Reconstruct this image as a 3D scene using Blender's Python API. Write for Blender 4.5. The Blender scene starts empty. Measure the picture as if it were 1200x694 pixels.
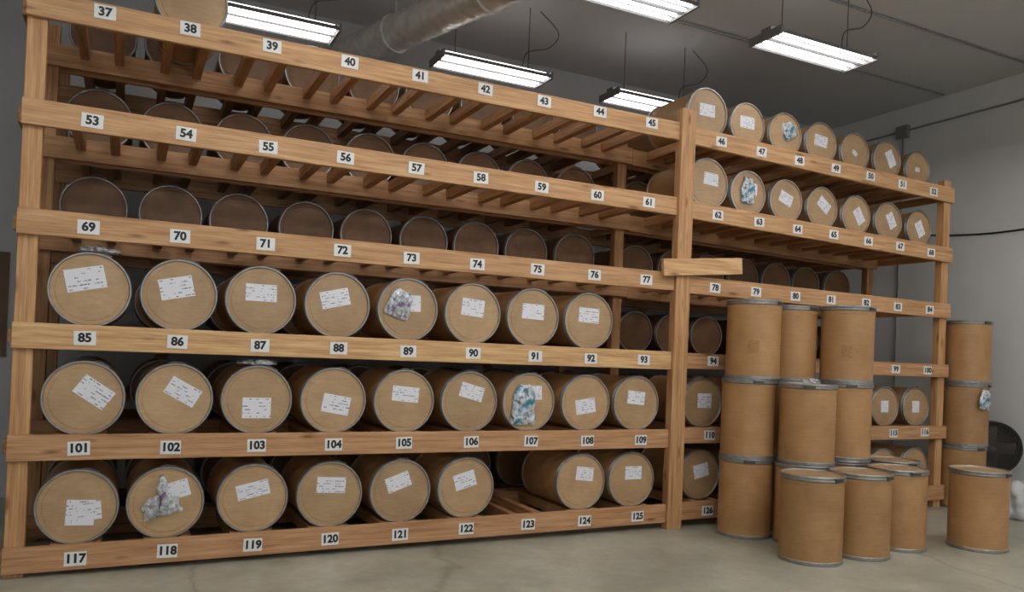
import bpy, math, random
from mathutils import Matrix, Vector, noise
random.seed(7)
scn=bpy.context.scene
scn.view_settings.view_transform='Standard'
COL=bpy.context.collection

# ------------------------------------------------------------------ materials
def lin(c):
    return tuple(((v/255)/12.92 if v/255<=0.04045 else ((v/255+0.055)/1.055)**2.4) for v in c)+(1,)
def newmat(name):
    m=bpy.data.materials.new(name); m.use_nodes=True
    nt=m.node_tree; b=nt.nodes["Principled BSDF"]
    return m,nt,b
def N(nt,t,**k):
    n=nt.nodes.new(t)
    for a,v in k.items(): setattr(n,a,v)
    return n
def ramp(nt,fac,stops):
    r=N(nt,"ShaderNodeValToRGB"); e=r.color_ramp.elements
    while len(e)<len(stops): e.new(0.5)
    for i,(p,c) in enumerate(stops): e[i].position=p; e[i].color=c
    nt.links.new(fac,r.inputs[0]); return r
def mapping(nt,scale,coord="Object"):
    tc=N(nt,"ShaderNodeTexCoord"); mp=N(nt,"ShaderNodeMapping"); mp.inputs["Scale"].default_value=scale
    nt.links.new(tc.outputs[coord],mp.inputs[0]); return mp
def noise_tex(nt,vec,scale,detail=4,rough=.55):
    n=N(nt,"ShaderNodeTexNoise"); n.inputs["Scale"].default_value=scale; n.inputs["Detail"].default_value=detail
    n.inputs["Roughness"].default_value=rough
    nt.links.new(vec,n.inputs["Vector"]); return n
def mult(nt,a,b,fac=1.0,bt='MULTIPLY'):
    m=N(nt,"ShaderNodeMix",data_type='RGBA',blend_type=bt); m.inputs[0].default_value=fac
    nt.links.new(a,m.inputs[6]); nt.links.new(b,m.inputs[7])
    return m.outputs[2]
def bump(nt,h,b,strength=.2,dist=.01):
    bp=N(nt,"ShaderNodeBump"); bp.inputs["Strength"].default_value=strength; bp.inputs["Distance"].default_value=dist
    nt.links.new(h,bp.inputs["Height"]); nt.links.new(bp.outputs[0],b.inputs["Normal"])

def wood(name,axis):
    m,nt,b=newmat(name)
    sc=[14,14,14]; sc[axis]=.7
    mp=mapping(nt,sc)
    n=noise_tex(nt,mp.outputs[0],2.2,6,.65)
    r=ramp(nt,n.outputs[0],[(.28,lin((162,122,84))),(.5,lin((200,162,120))),(.72,lin((222,192,152)))])
    sc2=[60,60,60]; sc2[axis]=1.5
    mp2=mapping(nt,sc2); n2=noise_tex(nt,mp2.outputs[0],2,3)
    r2=ramp(nt,n2.outputs[0],[(.35,(.70,.66,.62,1)),(.6,(1,1,1,1))])
    c=mult(nt,r.outputs[0],r2.outputs[0],.75)
    sc3=[9,9,9]; sc3[axis]=2.2
    mp3=mapping(nt,sc3); v=N(nt,"ShaderNodeTexVoronoi"); v.inputs["Scale"].default_value=1
    nt.links.new(mp3.outputs[0],v.inputs["Vector"])
    r3=ramp(nt,v.outputs["Distance"],[(.05,(.32,.2,.13,1)),(.17,(1,1,1,1))])
    c=mult(nt,c,r3.outputs[0],.8)
    at=N(nt,"ShaderNodeAttribute"); at.attribute_name="tint"
    c=mult(nt,c,at.outputs[0],1)
    nt.links.new(c,b.inputs["Base Color"]); b.inputs["Roughness"].default_value=.6
    bump(nt,n2.outputs[0],b,.15,.003)
    return m
WX,WY,WZ=wood("timber_grain_x",0),wood("timber_grain_y",1),wood("timber_grain_z",2)

def simple(name,col,rough=.5,metal=0,var=.12,scale=6):
    m,nt,b=newmat(name); c=lin(col)
    mp=mapping(nt,(1,1,1)); n=noise_tex(nt,mp.outputs[0],scale)
    lo=tuple(x*(1-var*2) for x in c[:3])+(1,); hi=tuple(min(1,x*(1+var)) for x in c[:3])+(1,)
    r=ramp(nt,n.outputs[0],[(.3,lo),(.7,hi)])
    nt.links.new(r.outputs[0],b.inputs["Base Color"]); b.inputs["Roughness"].default_value=rough; b.inputs["Metallic"].default_value=metal
    return m
def fibre(name,c0,c1,rough=.5,horiz=False):
    m,nt,b=newmat(name)
    oi=N(nt,"ShaderNodeObjectInfo")
    tc=N(nt,"ShaderNodeTexCoord")
    off=N(nt,"ShaderNodeVectorMath",operation='SCALE'); 
    cmb=N(nt,"ShaderNodeCombineXYZ")
    for i in range(3): nt.links.new(oi.outputs["Random"],cmb.inputs[i])
    nt.links.new(cmb.outputs[0],off.inputs[0]); off.inputs["Scale"].default_value=30
    ad=N(nt,"ShaderNodeVectorMath",operation='ADD'); nt.links.new(tc.outputs["Object"],ad.inputs[0]); nt.links.new(off.outputs[0],ad.inputs[1])
    n=noise_tex(nt,ad.outputs[0],5,6,.6)
    r=ramp(nt,n.outputs[0],[(.3,lin(c0)),(.7,lin(c1))])
    mp=N(nt,"ShaderNodeMapping"); nt.links.new(ad.outputs[0],mp.inputs[0]); mp.inputs["Scale"].default_value=(3,3,60) if horiz else (8,40,8)
    n2=noise_tex(nt,mp.outputs[0],1.5,3)
    r2=ramp(nt,n2.outputs[0],[(.3,(.86,.84,.82,1)),(.65,(1,1,1,1))])
    c=mult(nt,r.outputs[0],r2.outputs[0],.8)
    # scuffs
    n3=noise_tex(nt,ad.outputs[0],22,5,.75)
    r3=ramp(nt,n3.outputs[0],[(.30,(.78,.74,.7,1)),(.42,(1,1,1,1))])
    c=mult(nt,c,r3.outputs[0],.6)
    hs=N(nt,"ShaderNodeHueSaturation"); nt.links.new(c,hs.inputs["Color"])
    mr=N(nt,"ShaderNodeMapRange"); mr.inputs[3].default_value=.86; mr.inputs[4].default_value=1.08
    nt.links.new(oi.outputs["Random"],mr.inputs[0]); nt.links.new(mr.outputs[0],hs.inputs["Value"])
    nt.links.new(hs.outputs[0],b.inputs["Base Color"]); b.inputs["Roughness"].default_value=rough
    return m
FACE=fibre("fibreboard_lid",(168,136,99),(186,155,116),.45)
FACE_SHADED=fibre("fibreboard_lid_shaded",(112,78,46),(134,96,60),.5)  # lid copy for the rear row, its shade put into the colour
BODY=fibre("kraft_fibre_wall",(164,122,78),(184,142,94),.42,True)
BODY_SHADED=fibre("kraft_fibre_wall_shaded",(120,84,54),(142,102,68),.5,True)  # drum wall copy with the rear row's shade in its colour
METAL=simple("galvanised_ring",(160,160,158),.38,.75,.12,20)
DARKM=simple("lever_dark_steel",(92,90,88),.4,.7)
PLATE=simple("label_white_card",(224,224,222),.5,0,.02)
INK=simple("label_black_ink",(18,18,20),.5,0,.0)
def paper(name="paper_form_scribbled",base=(222,222,228),ink=(105,105,118)):
    m,nt,b=newmat(name)
    oi=N(nt,"ShaderNodeObjectInfo")
    uv=N(nt,"ShaderNodeUVMap"); uv.uv_map="UVMap"
    sep=N(nt,"ShaderNodeSeparateXYZ"); nt.links.new(uv.outputs[0],sep.inputs[0])
    mu=N(nt,"ShaderNodeMath",operation='MULTIPLY'); nt.links.new(sep.outputs[1],mu.inputs[0]); mu.inputs[1].default_value=6
    fr=N(nt,"ShaderNodeMath",operation='FRACT'); nt.links.new(mu.outputs[0],fr.inputs[0])
    cmpn=N(nt,"ShaderNodeMath",operation='COMPARE'); nt.links.new(fr.outputs[0],cmpn.inputs[0]); cmpn.inputs[1].default_value=.5; cmpn.inputs[2].default_value=.16
    fl=N(nt,"ShaderNodeMath",operation='FLOOR'); nt.links.new(mu.outputs[0],fl.inputs[0])
    cb=N(nt,"ShaderNodeCombineXYZ"); 
    mx=N(nt,"ShaderNodeMath",operation='MULTIPLY'); nt.links.new(sep.outputs[0],mx.inputs[0]); mx.inputs[1].default_value=42
    nt.links.new(mx.outputs[0],cb.inputs[0]); 
    my=N(nt,"ShaderNodeMath",operation='MULTIPLY'); nt.links.new(fl.outputs[0],my.inputs[0]); my.inputs[1].default_value=17.3; nt.links.new(my.outputs[0],cb.inputs[1])
    mz=N(nt,"ShaderNodeMath",operation='MULTIPLY'); nt.links.new(oi.outputs["Random"],mz.inputs[0]); mz.inputs[1].default_value=90; nt.links.new(mz.outputs[0],cb.inputs[2])
    n=noise_tex(nt,cb.outputs[0],1,3,.7)
    gt=N(nt,"ShaderNodeMath",operation='GREATER_THAN'); nt.links.new(n.outputs[0],gt.inputs[0]); gt.inputs[1].default_value=.47
    cb2=N(nt,"ShaderNodeVectorMath",operation='SCALE'); nt.links.new(cb.outputs[0],cb2.inputs[0]); cb2.inputs["Scale"].default_value=.13
    n2=noise_tex(nt,cb2.outputs[0],1,1); gt2=N(nt,"ShaderNodeMath",operation='GREATER_THAN'); nt.links.new(n2.outputs[0],gt2.inputs[0]); gt2.inputs[1].default_value=.55
    a=N(nt,"ShaderNodeMath",operation='MULTIPLY'); nt.links.new(cmpn.outputs[0],a.inputs[0]); nt.links.new(gt.outputs[0],a.inputs[1])
    a2=N(nt,"ShaderNodeMath",operation='MULTIPLY'); nt.links.new(a.outputs[0],a2.inputs[0]); nt.links.new(gt2.outputs[0],a2.inputs[1])
    mix=N(nt,"ShaderNodeMix",data_type='RGBA'); nt.links.new(a2.outputs[0],mix.inputs[0])
    mix.inputs[6].default_value=lin(base); mix.inputs[7].default_value=lin(ink)
    nt.links.new(mix.outputs[2],b.inputs["Base Color"]); b.inputs["Roughness"].default_value=.6
    return m
PAPER=paper()
STAMP=paper("printed_stamp_on_kraft",(160,118,74),(104,72,46))

def concrete():
    m,nt,b=newmat("polished_concrete_floor")
    mp=mapping(nt,(1,1,1)); n=noise_tex(nt,mp.outputs[0],.9,8,.6)
    r=ramp(nt,n.outputs[0],[(.3,lin((148,146,130))),(.5,lin((176,173,156))),(.72,lin((202,199,182)))])
    n2=noise_tex(nt,mp.outputs[0],9,6,.7); r2=ramp(nt,n2.outputs[0],[(.35,(.74,.74,.73,1)),(.6,(1,1,1,1))])
    c=mult(nt,r.outputs[0],r2.outputs[0],.8)
    v=N(nt,"ShaderNodeTexVoronoi",feature='DISTANCE_TO_EDGE'); v.inputs["Scale"].default_value=.33
    dn=noise_tex(nt,mp.outputs[0],1.5,4); ad=N(nt,"ShaderNodeMix",data_type='RGBA'); ad.inputs[0].default_value=.25
    nt.links.new(mp.outputs[0],ad.inputs[6]); nt.links.new(dn.outputs["Color"],ad.inputs[7]); nt.links.new(ad.outputs[2],v.inputs["Vector"])
    r3=ramp(nt,v.outputs["Distance"],[(.0,(.6,.58,.54,1)),(.006,(1,1,1,1))])
    c=mult(nt,c,r3.outputs[0],.7)
    nt.links.new(c,b.inputs["Base Color"])
    rr=ramp(nt,n2.outputs[0],[(.3,(.28,.28,.28,1)),(.7,(.45,.45,.45,1))]); nt.links.new(rr.outputs[0],b.inputs["Roughness"])
    return m
FLOOR=concrete()
WALL=simple("painted_drywall",(224,223,220),.85,0,.03,1.2)
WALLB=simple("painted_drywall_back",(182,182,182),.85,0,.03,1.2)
CEIL=simple("ceiling_panel",(196,195,194),.9,0,.03,.8)
DUCT=simple("spiral_duct_galvanised",(226,224,216),.32,.3,.12,8)
BLACK=simple("black_rubber",(22,22,22),.6)
PLY=simple("plywood_brown",(104,76,54),.6,0,.2,3)
def emis(name,col,s):
    m,nt,b=newmat(name); b.inputs["Emission Color"].default_value=col; b.inputs["Emission Strength"].default_value=s
    b.inputs["Base Color"].default_value=(.9,.9,.9,1); return m
TUBE=emis("fluorescent_tube_glow",(1,.98,.96,1),10)
UP_FILL=emis("added_uplight_glow",(1,.98,.96,1),7)  # added glow above the fixtures, lifts ceiling and duct
TUBE2=emis("fluorescent_tube_high_output",(1,.98,.955,1),36)
def bagmat(name,accent,acc2,alpha=.75):
    m,nt,b=newmat(name)
    mp=mapping(nt,(1,1,1)); n=noise_tex(nt,mp.outputs[0],11,3)
    r=ramp(nt,n.outputs[0],[(.36,lin(acc2)),(.44,lin((216,222,226))),(.54,lin((196,204,210))),(.60,lin(accent))])
    nt.links.new(r.outputs[0],b.inputs["Base Color"]); b.inputs["Roughness"].default_value=.18
    n2=noise_tex(nt,mp.outputs[0],30,4)
    r2=ramp(nt,n2.outputs[0],[(.35,(alpha-.35,)*3+(1,)),(.6,(min(1,alpha+.2),)*3+(1,))])
    nt.links.new(r2.outputs[0],b.inputs["Alpha"])
    b.inputs["Coat Weight"].default_value=.6
    return m
BAG_T=bagmat("pouch_plastic_teal",(48,140,165),(66,96,120),.8)
BAG_P=bagmat("pouch_plastic_pink",(120,84,130),(90,92,104),.65)
BAG_C=bagmat("pouch_plastic_clear",(176,172,164),(140,126,106),.6)

# ------------------------------------------------------------------ mesh helpers
class MB:
    def __init__(s): s.v=[];s.f=[];s.mi=[];s.t=[];s.uv=[]
    def poly(s,vs,mi=0,tint=(1,1,1),uv=None):
        b=len(s.v); s.v+=vs; s.t+=[tint]*len(vs); s.f.append(tuple(range(b,b+len(vs)))); s.mi.append(mi); s.uv.append(uv)
    def box(s,x0,x1,y0,y1,z0,z1,mi=0,tint=(1,1,1),dz=0,M=None):
        b=len(s.v)
        vs=[(x0,y0,z0),(x1,y0,z0+dz),(x1,y1,z0+dz),(x0,y1,z0),(x0,y0,z1),(x1,y0,z1+dz),(x1,y1,z1+dz),(x0,y1,z1)]
        if M: vs=[tuple(M@Vector(v)) for v in vs]
        s.v+=vs; s.t+=[tint]*8
        for f in ((3,2,1,0),(4,5,6,7),(0,1,5,4),(1,2,6,5),(2,3,7,6),(3,0,4,7)):
            s.f.append(tuple(b+i for i in f)); s.mi.append(mi); s.uv.append(None)
    def tube(s,a,b_,r,seg=10,mi=0,caps=True):
        a=Vector(a);b_=Vector(b_);d=(b_-a).normalized()
        u=d.orthogonal().normalized(); w=d.cross(u); base=len(s.v)
        for p in(a,b_):
            for i in range(seg):
                t=2*math.pi*i/seg; s.v.append(tuple(p+u*r*math.cos(t)+w*r*math.sin(t))); s.t.append((1,1,1))
        for i in range(seg):
            j=(i+1)%seg; s.f.append((base+i,base+j,base+seg+j,base+seg+i)); s.mi.append(mi); s.uv.append(None)
        if caps:
            s.f.append(tuple(base+i for i in reversed(range(seg)))); s.mi.append(mi); s.uv.append(None)
            s.f.append(tuple(base+seg+i for i in range(seg))); s.mi.append(mi); s.uv.append(None)
    def path(s,pts,r,seg=8,mi=0):
        pts=[Vector(p) for p in pts]; base=len(s.v); n=len(pts)
        up=Vector((0.13,0.21,0.97)).normalized()
        for k,p in enumerate(pts):
            d=(pts[min(k+1,n-1)]-pts[max(k-1,0)]).normalized()
            u=d.cross(up); u=u.normalized() if u.length>1e-4 else d.orthogonal().normalized(); w=d.cross(u)
            for i in range(seg):
                t=2*math.pi*i/seg; s.v.append(tuple(p+u*r*math.cos(t)+w*r*math.sin(t))); s.t.append((1,1,1))
        for k in range(n-1):
            for i in range(seg):
                j=(i+1)%seg; s.f.append((base+k*seg+i,base+k*seg+j,base+(k+1)*seg+j,base+(k+1)*seg+i)); s.mi.append(mi); s.uv.append(None)
    def lathe(s,prof,seg=64,closed_ends=True):
        rings=[]
        for (r,z,mi) in prof:
            if r<1e-6: rings.append([len(s.v)]); s.v.append((0,0,z)); s.t.append((1,1,1))
            else:
                ring=[]
                for i in range(seg):
                    t=2*math.pi*i/seg; ring.append(len(s.v)); s.v.append((r*math.cos(t),r*math.sin(t),z)); s.t.append((1,1,1))
                rings.append(ring)
        for k in range(1,len(prof)):
            a,b=rings[k-1],rings[k]; mi=prof[k][2]
            for i in range(seg):
                j=(i+1)%seg
                if len(a)==1: f=(a[0],b[j],b[i])
                elif len(b)==1: f=(a[i],a[j],b[0])
                else: f=(a[i],a[j],b[j],b[i])
                s.f.append(f); s.mi.append(mi); s.uv.append(None)
    def mesh(s,name,mats,smooth=False):
        me=bpy.data.meshes.new(name); me.from_pydata(s.v,[],s.f)
        for m in mats: me.materials.append(m)
        me.polygons.foreach_set("material_index",s.mi)
        if smooth: me.polygons.foreach_set("use_smooth",[True]*len(s.f))
        at=me.color_attributes.new("tint",'FLOAT_COLOR','POINT')
        fl=[]
        for t in s.t: fl+=[t[0],t[1],t[2],1]
        at.data.foreach_set("color",fl)
        ul=me.uv_layers.new(name="UVMap")
        for p,u in zip(me.polygons,s.uv):
            if u:
                for li,c in zip(p.loop_indices,u): ul.data[li].uv=c
        me.update()
        return me
def catmull(P,n=8):
    P=[Vector(p) for p in P]; out=[]
    for i in range(len(P)-1):
        p0=P[max(i-1,0)];p1=P[i];p2=P[i+1];p3=P[min(i+2,len(P)-1)]
        for k in range(n):
            t=k/n
            out.append(.5*((2*p1)+(p2-p0)*t+(2*p0-5*p1+4*p2-p3)*t*t+(-p0+3*p1-3*p2+p3)*t**3))
    out.append(P[-1]); return out
def obj(name,me,parent=None,loc=(0,0,0),rot=(0,0,0)):
    o=bpy.data.objects.new(name,me); COL.objects.link(o); o.location=loc; o.rotation_euler=rot
    if parent: o.parent=parent
    return o
def empty(name,loc=(0,0,0)):
    e=bpy.data.objects.new(name,None); COL.objects.link(e); e.location=loc; e.empty_display_size=.1; return e
def autosmooth(o,ang=35):
    me=o.data
    me.polygons.foreach_set("use_smooth",[True]*len(me.polygons))
    me.set_sharp_from_angle(angle=math.radians(ang))
def bevel(o,w=.004,seg=1):
    m=o.modifiers.new("bevel",'BEVEL'); m.width=w; m.segments=seg; m.limit_method='ANGLE'

# ------------------------------------------------------------------ room shell
def plane_box(name,x0,x1,y0,y1,z0,z1,mat):
    b=MB(); b.box(x0,x1,y0,y1,z0,z1); return obj(name,b.mesh(name,[mat]))
CZ=5.27
plane_box("floor",-6,10.15,-11,3.15,-.1,0,FLOOR)
plane_box("ceiling",-6,10.15,-11,3.15,CZ,CZ+.1,CEIL)
plane_box("wall_back",-6,10.15,3.0,3.15,0,CZ,WALLB)
plane_box("wall_right",10.0,10.15,-11,3.0,0,CZ,WALL)
plane_box("wall_left",-6.15,-6,-11,3.15,0,CZ,WALLB)
b=MB(); b.box(9.985,10,-11,3,0,.1); obj("baseboard_right",b.mesh("baseboard_right",[WALL]))

# ------------------------------------------------------------------ rack
TOP=[.20,.925,1.65,2.385,3.09,3.79]
DROP=[0.02,0.0,0.0,-.03,-.09,-.10]
RB=[.04,.015,-.006,-.012,-.012,-.012]
BH=.168
XL0,XM0,XM1,XR=-.41,4.80,4.965,8.76
def ztop(l,x):
    if x<4.9: return TOP[l]+(.03*(x-XL0)/5.2 if l==0 else 0)
    return TOP[l]+RB[l]+DROP[l]*(x-4.97)/(8.76-4.97)
rack=empty("wooden_storage_rack",(4,1,0))
def kid(name,me):
    o=obj(name,me); o.parent=rack; o.matrix_parent_inverse=Matrix.Translation((-4,-1,0)); return o
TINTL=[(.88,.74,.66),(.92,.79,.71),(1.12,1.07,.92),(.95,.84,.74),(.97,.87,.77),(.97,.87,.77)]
def jit(t,a=.06):
    k=1+random.uniform(-a,a); return tuple(c*k for c in t)
bm=MB()
for l in range(6):
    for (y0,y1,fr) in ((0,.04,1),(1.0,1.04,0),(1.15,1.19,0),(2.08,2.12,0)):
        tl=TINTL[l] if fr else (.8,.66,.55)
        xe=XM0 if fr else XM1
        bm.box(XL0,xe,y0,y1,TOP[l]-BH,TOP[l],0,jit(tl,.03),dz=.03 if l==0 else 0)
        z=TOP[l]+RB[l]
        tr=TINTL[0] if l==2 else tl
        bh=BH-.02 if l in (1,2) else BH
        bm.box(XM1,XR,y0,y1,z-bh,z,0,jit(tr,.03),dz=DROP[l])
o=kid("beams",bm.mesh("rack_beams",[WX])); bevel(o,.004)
pm=MB()
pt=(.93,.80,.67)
for (x0,x1,yy0,zt) in ((-.405,-.29,.04,4.2),(XM0,XM1,-.03,3.92),(8.63,8.745,.04,3.77)):
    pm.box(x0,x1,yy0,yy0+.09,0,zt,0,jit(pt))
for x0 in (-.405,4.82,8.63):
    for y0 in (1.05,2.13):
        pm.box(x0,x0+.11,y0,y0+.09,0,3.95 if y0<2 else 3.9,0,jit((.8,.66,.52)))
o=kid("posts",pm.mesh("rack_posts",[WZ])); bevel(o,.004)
LC=[i*.56 for i in range(9)]; RC=[5.29+.515*i for i in range(7)]
jm=MB()
for l in range(6):
    for xs in (LC,RC):
        for x in xs:
            for s in (-1,1):
                xa=x+s*.118
                zt=ztop(l,x)-.001
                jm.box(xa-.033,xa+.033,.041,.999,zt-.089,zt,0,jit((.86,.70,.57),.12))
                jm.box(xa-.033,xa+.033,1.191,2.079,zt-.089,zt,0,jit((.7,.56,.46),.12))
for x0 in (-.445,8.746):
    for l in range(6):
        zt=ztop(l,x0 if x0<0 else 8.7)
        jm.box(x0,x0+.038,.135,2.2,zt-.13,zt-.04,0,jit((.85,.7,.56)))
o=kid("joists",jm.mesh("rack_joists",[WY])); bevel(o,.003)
dm=MB()
for (xa,za,xb,zb) in ((-.3,.3,2.3,3.7),(4.7,.3,2.4,3.7),(5.0,.3,6.8,3.5),(8.6,.3,6.9,3.5)):
    L=math.hypot(xb-xa,zb-za); an=math.atan2(zb-za,xb-xa)
    M=Matrix.Translation((xa,2.225,za))@Matrix.Rotation(-an,4,'Y')
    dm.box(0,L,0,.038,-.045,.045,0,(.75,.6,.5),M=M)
kid("back_braces",dm.mesh("rack_braces",[WX]))

# number labels
plates=MB()
def text_mesh(s,size):
    cu=bpy.data.curves.new("num",'FONT'); cu.body=s; cu.size=size; cu.align_x='CENTER'; cu.align_y='CENTER'; cu.offset=.0036; cu.resolution_u=3
    o=bpy.data.objects.new("num",cu); COL.objects.link(o)
    bpy.context.view_layer.update()
    me=bpy.data.meshes.new_from_object(o.evaluated_get(bpy.context.evaluated_depsgraph_get()))
    bpy.data.objects.remove(o); bpy.data.curves.remove(cu); me.materials.clear(); me.materials.append(INK); return me
BASEN=[117,101,85,69,53,37]
for l in range(6):
    for c in range(16):
        n=BASEN[l]+c
        x=LC[c] if c<9 else RC[c-9]
        x+=random.uniform(-.008,.008)
        if l==5 and c==0: x+=.035
        zc=ztop(l,x)-.09+random.uniform(-.005,.005)
        if l==5 and c<9: zc+=.03
        if l in(1,2) and c>=9: zc+=.018
        w,h=.13,.092
        rt=random.uniform(-.03,.03)
        M=Matrix.Translation((x,-.0035,zc))@Matrix.Rotation(rt,4,'Y')
        plates.box(-w/2,w/2,-.0015,.0025,-h/2,h/2,M=M)
        me=text_mesh(str(n),.08)
        o=obj("number_%d"%n,me); o.parent=rack
        o.matrix_parent_inverse=Matrix.Translation((-4,-1,0))
        o.location=(x,-.0062,zc); o.rotation_euler=(math.pi/2,rt,0)
kid("number_plates",plates.mesh("number_plates",[PLATE]))

b=MB(); L=.93
M=Matrix.Translation((4.62,-.075,2.415))@Matrix.Rotation(math.radians(-5.5),4,'Y')
b.box(0,L,0,.04,-.078,.078,0,(1.15,1.1,.98),M=M)
b.box(.2,.32,.04,.044,-.07,.07,0,(1.0,.9,.8),M=M)
o=obj("loose_timber_plank",b.mesh("loose_timber_plank",[WX])); bevel(o,.002)

# ------------------------------------------------------------------ drums
def drum_mesh(name,R,H,labels=(),lever=math.pi/2,seg=64,dark=False,stamp=None):
    b=MB(); r=R-.011
    prof=[(0,.014,0),(r-.014,.014,0),(r-.012,.001,2),(r+.004,0,2),(r+.008,.004,2),(r+.008,.026,2),(r+.003,.031,2),
          (r,.033,1),(r,H-.075,1),(r+.002,H-.073,1),(r+.002,H-.046,1),(r+.005,H-.043,2),(r+.011,H-.037,2),(r+.011,H-.028,2),(r+.007,H-.024,2),(r+.010,H-.019,2),(r+.010,H-.006,2),
          (r+.005,H,2),(r-.002,H,2),(r-.006,H-.005,2),(r-.008,H-.014,0),(r*.86,H-.014,0),(r*.85,H-.011,0),(r*.5,H-.010,0),(0,H-.010,0)]
    b.lathe(prof,seg)
    n=8
    for k in range(n):
        t0=lever-.17+.34*k/n; t1=lever-.17+.34*(k+1)/n
        lift=.003+.007*math.sin(math.pi*(k+.5)/n)
        M0=lambda t,rr,z:(rr*math.cos(t),rr*math.sin(t),z)
        ri=r+.010; ro=r+.011+lift
        q=[M0(t0,ri,H-.036),M0(t1,ri,H-.036),M0(t1,ro,H-.036),M0(t0,ro,H-.036),M0(t0,ri,H-.016),M0(t1,ri,H-.016),M0(t1,ro,H-.016),M0(t0,ro,H-.016)]
        base=len(b.v); b.v+=q; b.t+=[(1,1,1)]*8
        for f in ((3,2,1,0),(4,5,6,7),(2,3,7,6),(0,1,5,4),(1,2,6,5),(3,0,4,7)):
            b.f.append(tuple(base+i for i in f)); b.mi.append(3); b.uv.append(None)
    M=Matrix.Rotation(lever-.19,4,'Z')
    b.box(r+.006,r+.020,-.010,.010,H-.042,H-.010,3,M=M)
    for k,(lx,ly,a,w,h) in enumerate(labels):
        c,s=math.cos(a),math.sin(a)
        P=[(lx+u*c-v*s,ly+u*s+v*c) for u,v in ((-w/2,-h/2),(w/2,-h/2),(w/2,h/2),(-w/2,h/2))]
        z=H-.0085+.0008*k
        b.poly([(p[0],p[1],z) for p in P],4,uv=[(0,0),(1,0),(1,1),(0,1)])
    if stamp:
        a0,z0,wa,hz=stamp; m=8
        for k in range(m):
            t0=a0+wa*k/m; t1=a0+wa*(k+1)/m; rr=r+.0012
            b.poly([(rr*math.cos(t0),rr*math.sin(t0),z0),(rr*math.cos(t1),rr*math.sin(t1),z0),(rr*math.cos(t1),rr*math.sin(t1),z0+hz),(rr*math.cos(t0),rr*math.sin(t0),z0+hz)],5,
                   uv=[(k/m,0),((k+1)/m,0),((k+1)/m,1),(k/m,1)])
    me=b.mesh(name,[FACE_SHADED if dark else FACE,BODY_SHADED if dark else BODY,METAL,DARKM,PAPER,STAMP])
    return me
def place_lying(me,x,yface,zc,H,R):
    o=obj("fiber_drum",me,None,(x,yface+H,zc),(math.pi/2,0,0))
    autosmooth(o)
    return o
def rest(l,x,R): return ztop(l,x)+math.sqrt(R*R-.085*.085)+.001
D2=math.radians
FR=.252; FH=.69
front={
(2,0):(.02,[(-.03,.07,D2(13),.24,.15)]),(2,1):(.01,[(-.02,.05,D2(13),.22,.145)]),(2,2):(0,[(0,.055,0,.22,.125)]),(2,3):(0,[(-.02,.05,D2(14),.22,.13)]),
(2,4):(0,[(.03,.05,D2(2),.15,.13)]),(2,5):(0,[(0,.05,D2(-5),.20,.14)]),(2,6):(0,[(0,.05,D2(-2),.21,.13)]),(2,7):(0,[(0,.05,D2(-2),.21,.13)]),
(1,0):(.01,[(.06,.04,D2(-35),.22,.14)]),(1,1):(.01,[(.05,.05,D2(-30),.22,.13)]),(1,2):(0,[(0,-.06,0,.2,.15)]),(1,3):(0,[(.02,-.03,D2(-10),.21,.14)]),
(1,4):(0,[(.01,.055,D2(-5),.22,.12)]),(1,5):(0,[(.02,.08,D2(-15),.21,.12)]),(1,6):(-.01,[(.04,.08,D2(3),.17,.12)]),(1,7):(0,[(0,-.03,D2(9),.2,.13)]),(1,8):(-.02,[(0,.05,D2(-5),.19,.12)]),
(0,0):(-.0,[(.02,-.04,D2(-3),.17,.17),(.05,-.035,D2(6),.19,.12)]),(0,1):(-.02,[(.05,.08,D2(16),.2,.12)]),(0,2):(0,[(0,.06,D2(13),.23,.11)]),(0,3):(0,[(.01,.07,D2(-3),.22,.12)]),
(0,4):(0,[(-.02,.07,D2(20),.2,.12)]),(0,5):(0,[(-.01,.06,D2(16),.19,.13)]),(0,7):(-.02,[(.04,.07,D2(-6),.18,.12)]),(0,8):(-.04,[(.02,.06,D2(0),.18,.12)])}
for (l,c),(dx,labs) in front.items():
    x=LC[c]+dx
    me=drum_mesh("fiber_drum",FR,FH,labs,math.pi/2+random.uniform(-.25,.25)-.2)
    place_lying(me,x,.045,rest(l,x,FR),FH,FR)
me=drum_mesh("fiber_drum",FR,FH,[]); place_lying(me,LC[1]+.02,.25,rest(5,.5,FR),FH,FR)
R5=[(.25,(0,.03,0)),(.23,(0,.03,0)),(.23,(.05,.06,0)),(.23,(.0,.03,-5)),(.222,(0,.0,-30)),(.225,(.06,.03,-60)),(.21,(0,.0,0))]
for i,(R,(lx,ly,a)) in enumerate(R5):
    x=RC[i]-.015; me=drum_mesh("fiber_drum",R,FH,[(lx,ly,D2(a),.19 if i not in(4,6) else .08,.12 if i not in(4,6) else .05)],lever=1.3+random.uniform(-.3,.3))
    place_lying(me,x,.19,rest(5,x,R),FH,R)
R4=[(.25,(.04,.05,-3)),(.232,(.03,.05,0)),(.228,(.0,.03,-20)),(.228,(.03,.04,-35)),(.222,(.05,.0,-55)),(.222,(.05,.02,-60)),(.212,(0.02,.0,-60))]
for i,(R,(lx,ly,a)) in enumerate(R4):
    x=RC[i]-.01; me=drum_mesh("fiber_drum",R,FH,[(lx,ly,D2(a),.18,.12)],lever=1.3+random.uniform(-.3,.3))
    place_lying(me,x,.15,rest(4,x,R),FH,R)
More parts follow.
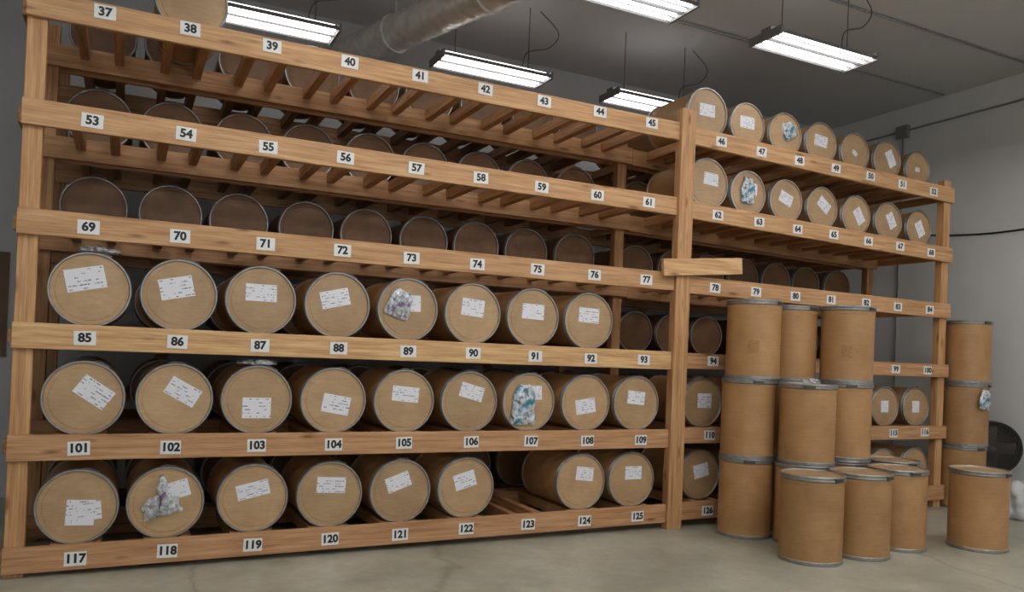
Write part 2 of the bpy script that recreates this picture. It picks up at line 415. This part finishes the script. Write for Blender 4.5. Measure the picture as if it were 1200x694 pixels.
for (l,i,labs) in ((1,0,[(.03,.02,0,.17,.14)]),(0,0,[(.02,.04,D2(12),.18,.13)]),(1,5,[(0,.0,0,.12,.13)]),(1,6,[(.0,0,0,.12,.13)]),(0,5,[(0,.02,0,.15,.1)]),(0,6,[(0,.02,0,.15,.1)]),(1,1,[]),(0,1,[])):
    x=RC[i]-.02; R=.245 if i<2 else .225
    me=drum_mesh("fiber_drum",R,FH,labs,lever=1.3)
    place_lying(me,x,.10,rest(l,x,R),FH,R)
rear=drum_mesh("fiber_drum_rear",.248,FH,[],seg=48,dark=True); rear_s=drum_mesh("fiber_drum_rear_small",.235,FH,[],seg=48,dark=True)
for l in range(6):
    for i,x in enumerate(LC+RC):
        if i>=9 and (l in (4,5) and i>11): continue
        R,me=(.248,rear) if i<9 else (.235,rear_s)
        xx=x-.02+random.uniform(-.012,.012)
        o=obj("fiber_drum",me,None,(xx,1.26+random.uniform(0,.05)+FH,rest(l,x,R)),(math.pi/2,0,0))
for m_ in (rear,rear_s):
    m_.polygons.foreach_set("use_smooth",[True]*len(m_.polygons)); m_.set_sharp_from_angle(angle=math.radians(35))

def stand(x,y,n,R=.25,H=.70,offs=None,stamps=()):
    z=0.0005
    for k in range(n):
        st=None
        if k in stamps: 
            a0=math.atan2(-5.893-y,.247-x)-.2
            st=(a0,H*.32,.42,.12)
        me=drum_mesh("fiber_drum",R,H,[],lever=random.uniform(3.9,5.6),stamp=st)
        ox,oy=(offs[k] if offs else (0,0))
        o=obj("fiber_drum",me,None,(x+ox,y+oy,z),(0,0,0)); autosmooth(o); z+=H+.0005
stand(5.42,-.36,3,R=.25,H=.715,offs=[(0,0),(.0,0),(.02,-.01)],stamps=(2,))
stand(6.00,-.285,3,R=.243,H=.71)
stand(5.70,-.78,2,R=.248,H=.705,offs=[(0,0),(.02,.0)])
stand(6.36,-.63,3,R=.246,H=.712,stamps=(2,))
stand(5.30,-1.25,1,R=.256,H=.70); stand(5.85,-1.26,1,R=.252,H=.70); stand(6.44,-1.16,1,R=.25,H=.70); stand(6.93,-.72,1); stand(7.18,-1.42,1,R=.25,H=.705)
stand(9.06,.0,3,R=.262,H=.72,offs=[(-.02,0),(0,0),(.01,0)])

# ------------------------------------------------------------------ plastic pouches
def pouch(x,y,z,w,h,mat,rot=0,seed=0,depth=.04):
    b=MB(); nx,nz=18,20; grid=[]
    for side in (0,1):
        g=[]
        for j in range(nz+1):
            row=[]
            for i in range(nx+1):
                u=i/nx*2-1; v=j/nz*2-1
                pinch=1-.5*max(0,v)**2-.06*math.sin(5*v+seed)*abs(u)
                d=(1-u**4)*(1-v**4)
                q=Vector((u*1.7+seed*3,v*1.7,side*5))
                n=abs(noise.noise(q))+.5*abs(noise.noise(q*2.4))
                px=u*w/2*pinch+.008*noise.noise(Vector((v*2,seed,1)))
                pz=v*h/2+.010*noise.noise(Vector((u*2,seed,7)))
                py=-(d*(.4*depth)+n*depth*.8*d+.004) if side==0 else -.001
                row.append((px,py,pz))
            g.append(row)
        grid.append(g)
    for side,g in enumerate(grid):
        base=len(b.v)
        for row in g:
            for p in row: b.v.append(p); b.t.append((1,1,1))
        for j in range(nz):
            for i in range(nx):
                a=base+j*(nx+1)+i; f=(a,a+1,a+nx+2,a+nx+1)
                b.f.append(f if side==0 else f[::-1]); b.mi.append(0); b.uv.append(None)
    o=obj("plastic_document_pouch",b.mesh("plastic_document_pouch",[mat],True),None,(x,y,z),(0,rot,0)); return o
fy=.042
pouch(LC[4]-.07,fy,rest(2,2,FR)+.04,.2,.22,BAG_P,.3,1)
pouch(LC[6]-.06,fy,rest(1,3,FR)-.02,.22,.34,BAG_T,0.05,2,.05)
pouch(LC[1]-.05,fy,rest(0,.5,FR)-.02,.24,.15,BAG_C,-.25,3)
pouch(LC[1]-.04,fy-.035,rest(0,.5,FR)+.07,.06,.26,BAG_P,-.1,9,.02)
pouch(RC[2]+.03,.185,rest(5,6,.22)+.05,.17,.17,BAG_T,-.5,4)
pouch(RC[1]-.02,.145,rest(4,5.8,.22)+.04,.17,.26,BAG_T,0,5)
pouch(9.02,-.268,1.26,.18,.22,BAG_T,.1,6,.04)
def lump(name,x,y,z,sx,sy,sz,mat,seed):
    bpy.ops.mesh.primitive_ico_sphere_add(subdivisions=4,radius=1)
    o=bpy.context.object; o.name=name; o.data.name=name
    for v in o.data.vertices:
        c=v.co.copy(); n=noise.noise(c*1.6+Vector((seed,0,0)))*.35+noise.noise(c*4+Vector((seed,0,0)))*.16
        c*=1+n; 
        v.co=Vector((c.x*sx,c.y*sy,max(c.z*sz,-.45*sz)))
    o.data.materials.append(mat); o.location=(x,y,z)
    for p in o.data.polygons: p.use_smooth=True
    return o
lump("poly_bag",LC[0]+.06,.13,rest(2,0,FR)+.268,.13,.10,.03,BAG_C,1)
lump("poly_bag",LC[2]-.0,.14,rest(1,1,FR)+.268,.13,.10,.03,BAG_C,4)
lump("poly_bag",5.78,-.75,1.43,.09,.07,.03,BAG_C,6)
lump("white_trash_bag",9.12,-.66,.12,.3,.22,.26,simple("white_poly",(190,190,190),.4,0,.1,6),8)

# ------------------------------------------------------------------ floor fan
fan=empty("drum_floor_fan",(9.55,-.02,.68))
b=MB(); r=.31
def ringp(rad,y,t=.006):
    b.path([(rad*math.cos(a*math.pi/24),y,rad*math.sin(a*math.pi/24)) for a in range(49)],t,6)
for k in range(12): 
    rad=.03+k*.0235; ringp(rad,-.125+.055*(rad/r)**2,.0045)
ringp(r,-.07,.009); ringp(r,.07,.009)
for k in range(36):
    a=2*math.pi*k/36; c,s=math.cos(a),math.sin(a)
    b.path([(.04*c,-.125,.04*s),(.2*c,-.103,.2*s),(r*c,-.07,r*s)],.0035,5)
ns=48
for k in range(ns):
    a0=2*math.pi*k/ns; a1=2*math.pi*(k+1)/ns
    b.poly([(r*math.cos(a0),-.07,r*math.sin(a0)),(r*math.cos(a1),-.07,r*math.sin(a1)),(r*math.cos(a1),.12,r*math.sin(a1)),(r*math.cos(a0),.12,r*math.sin(a0))],0)
    b.poly([(0,.13,0),(r*math.cos(a0),.12,r*math.sin(a0)),(r*math.cos(a1),.12,r*math.sin(a1))],0)
o=obj("cage_and_housing",b.mesh("fan_cage",[simple("fan_charcoal",(58,52,48),.5)]),fan); o.rotation_euler=(0,0,-.7)
b=MB()
for k in range(4):
    a=k*math.pi/2
    M=Matrix.Rotation(a,4,'Y')@Matrix.Rotation(.4,4,'X')
    b.box(.03,.26,-.004,.004,-.07,.07,M=M)
b.tube((0,-.05,0),(0,.09,0),.055,20)
o=obj("blades_and_motor",b.mesh("fan_blades",[simple("fan_blade_grey",(120,112,104),.5)]),fan); o.rotation_euler=(0,0,-.7)
b=MB(); b.tube((0,0.02,-.68),(0,.02,-.3),.02,12)
b.tube((0,.02,-.68),(0,.02,-.64),.2,28)
obj("stand",b.mesh("fan_stand",[BLACK]),fan)

# ------------------------------------------------------------------ lights
LZ=4.50
HOUS=simple("reflector_enamel",(120,120,122),.5,0,.02)
def fixture(xc,y,tm):
    f=empty("fluorescent_high_bay_light",(xc,y,LZ))
    b=MB(); L=1.22; W=.40
    b.box(-L/2,L/2,-.06,.06,.045,.10,0)
    for s in (-1,1):
        y0=s*.1
        prof=[(-.095,-.005),(-.07,.04),(-.02,.045),(0,.025),(.02,.045),(.07,.04),(.095,-.005)]
        for (a0,z0),(a1,z1) in zip(prof,prof[1:]):
            b.poly([(-L/2,y0+a0,z0),(L/2,y0+a0,z0),(L/2,y0+a1,z1),(-L/2,y0+a1,z1)],0)
            b.poly([(-L/2,y0+a1,z1+.003),(L/2,y0+a1,z1+.003),(L/2,y0+a0,z0+.003),(-L/2,y0+a0,z0+.003)],0)
    for s in (-1,1):
        b.box(s*L/2-.012,s*L/2+.012,-W/2,W/2,-.012,.06,0)
    obj("housing",b.mesh("light_housing",[HOUS]),f)
    b=MB()
    for ty in (-.145,-.06,.06,.145):
        b.tube((-L/2+.03,ty,.008),(L/2-.03,ty,.008),.013,10)
    obj("tubes",b.mesh("light_tubes",[tm],True),f)
    b=MB()
    for ty in (-.1,.1):
        b.tube((-L/2+.03,ty,.066),(L/2-.03,ty,.066),.011,8)
    obj("added_uplights",b.mesh("added_uplight_mesh",[UP_FILL],True),f)  # added fill tubes, only there to brighten ceiling and duct
    b=MB()
    for s in (-1,1):
        b.tube((s*.42,0,.1),(s*.42,0,CZ-LZ),.005,6)
    b.path(catmull([(.35,0,.1),(.42,.03,.3),(.7,.06,.42),(.8,.05,.6),(.55,.02,CZ-LZ)]),.006,6)
    obj("hangers",b.mesh("light_hangers",[DARKM]),f)
    return f
for x,y in ((1.30,1.55),(3.56,1.58),(5.62,1.57),(3.76,-.54),(5.92,-.52),(1.5,-.54)):
    fixture(x,y,TUBE)
for x in (-.6,1.6,3.8,6.0,8.2):
    for y in (-2.65,-4.9,-7.2):
        fixture(x,y,TUBE2)

# spiral duct
b=MB(); p0=Vector((2.36,3.0,4.88)); p1=Vector((3.12,.62,4.88)); n=130
d=(p1-p0)
seg=28; L=d.length; dn=d.normalized(); u=dn.cross(Vector((0,0,1))).normalized(); w=u.cross(dn)
p2=p1+dn*1.9
d=p2-p0; L=d.length
for k in range(n+1):
    t=k/n; p=p0+d*t
    for i in range(seg):
        a=2*math.pi*i/seg
        ph=(t*L/.11 - i/seg)%1
        rr=.18+(.008 if ph<.28 else 0)
        b.v.append(tuple(p+u*rr*math.cos(a)+w*rr*math.sin(a))); b.t.append((1,1,1))
for k in range(n):
    for i in range(seg):
        j=(i+1)%seg; b.f.append((k*seg+i,k*seg+j,(k+1)*seg+j,(k+1)*seg+i)); b.mi.append(0); b.uv.append(None)
for tt in (.22,.55,.86):
    p=p0+d*tt
    b.tube(p-dn*.02,p+dn*.02,.20,28)
    b.tube(p+Vector((0,0,.18)),p+Vector((0,0,CZ-4.88)),.008,6)
o=obj("spiral_air_duct",b.mesh("spiral_air_duct",[DUCT],True)); autosmooth(o,40)

b=MB(); b.tube((9.975,2.9,4.93),(9.975,-4,4.93),.013,8); b.tube((9.975,1.65,4.93),(9.975,1.65,0.4),.013,8)
b.box(9.93,10,1.56,1.74,4.83,5.0,0)
obj("wall_conduit",b.mesh("wall_conduit",[simple("conduit_grey",(150,148,144),.4,.3)]))
b=MB(); b.path(catmull([(9.985,2.2,3.30),(9.985,1.5,3.42),(9.985,.8,3.36),(9.985,.2,3.33),(9.985,-.6,3.36),(9.985,-2,3.44)]),.011,8)
obj("wall_cable",b.mesh("wall_cable",[BLACK]))
b=MB(); b.tube((-3,1.0,CZ-.02),(9.9,1.0,CZ-.02),.014,8); b.tube((-3,-.2,CZ-.02),(9.9,-.2,CZ-.02),.014,8)
obj("ceiling_conduit",b.mesh("ceiling_conduit",[METAL]))
b=MB(); b.box(-1.9,-.78,2.97,3.0,1.35,2.35,0); obj("plywood_wall_board",b.mesh("plywood_wall_board",[PLY]))

# ------------------------------------------------------------------ world + camera
w=bpy.data.worlds.new("world"); scn.world=w; w.use_nodes=True
w.node_tree.nodes["Background"].inputs[0].default_value=(.9,.95,1,1); w.node_tree.nodes["Background"].inputs[1].default_value=.8
y_,p_,r_=.457,.008,.04
F=Vector((math.sin(y_)*math.cos(p_),math.cos(y_)*math.cos(p_),math.sin(p_)))
rt=Vector((math.cos(y_),-math.sin(y_),0)); up=rt.cross(F)
Rt=rt*math.cos(r_)+up*math.sin(r_); U=-rt*math.sin(r_)+up*math.cos(r_)
cam=bpy.data.cameras.new("camera"); co=bpy.data.objects.new("camera",cam); COL.objects.link(co)
M=Matrix((Rt,U,-F)).transposed().to_4x4(); M.translation=Vector((.247,-5.893,1.576)); co.matrix_world=M
cam.sensor_width=36; cam.lens=.92*1000/1200*36; cam.shift_y=59.7/1200; cam.clip_start=.05
scn.camera=co
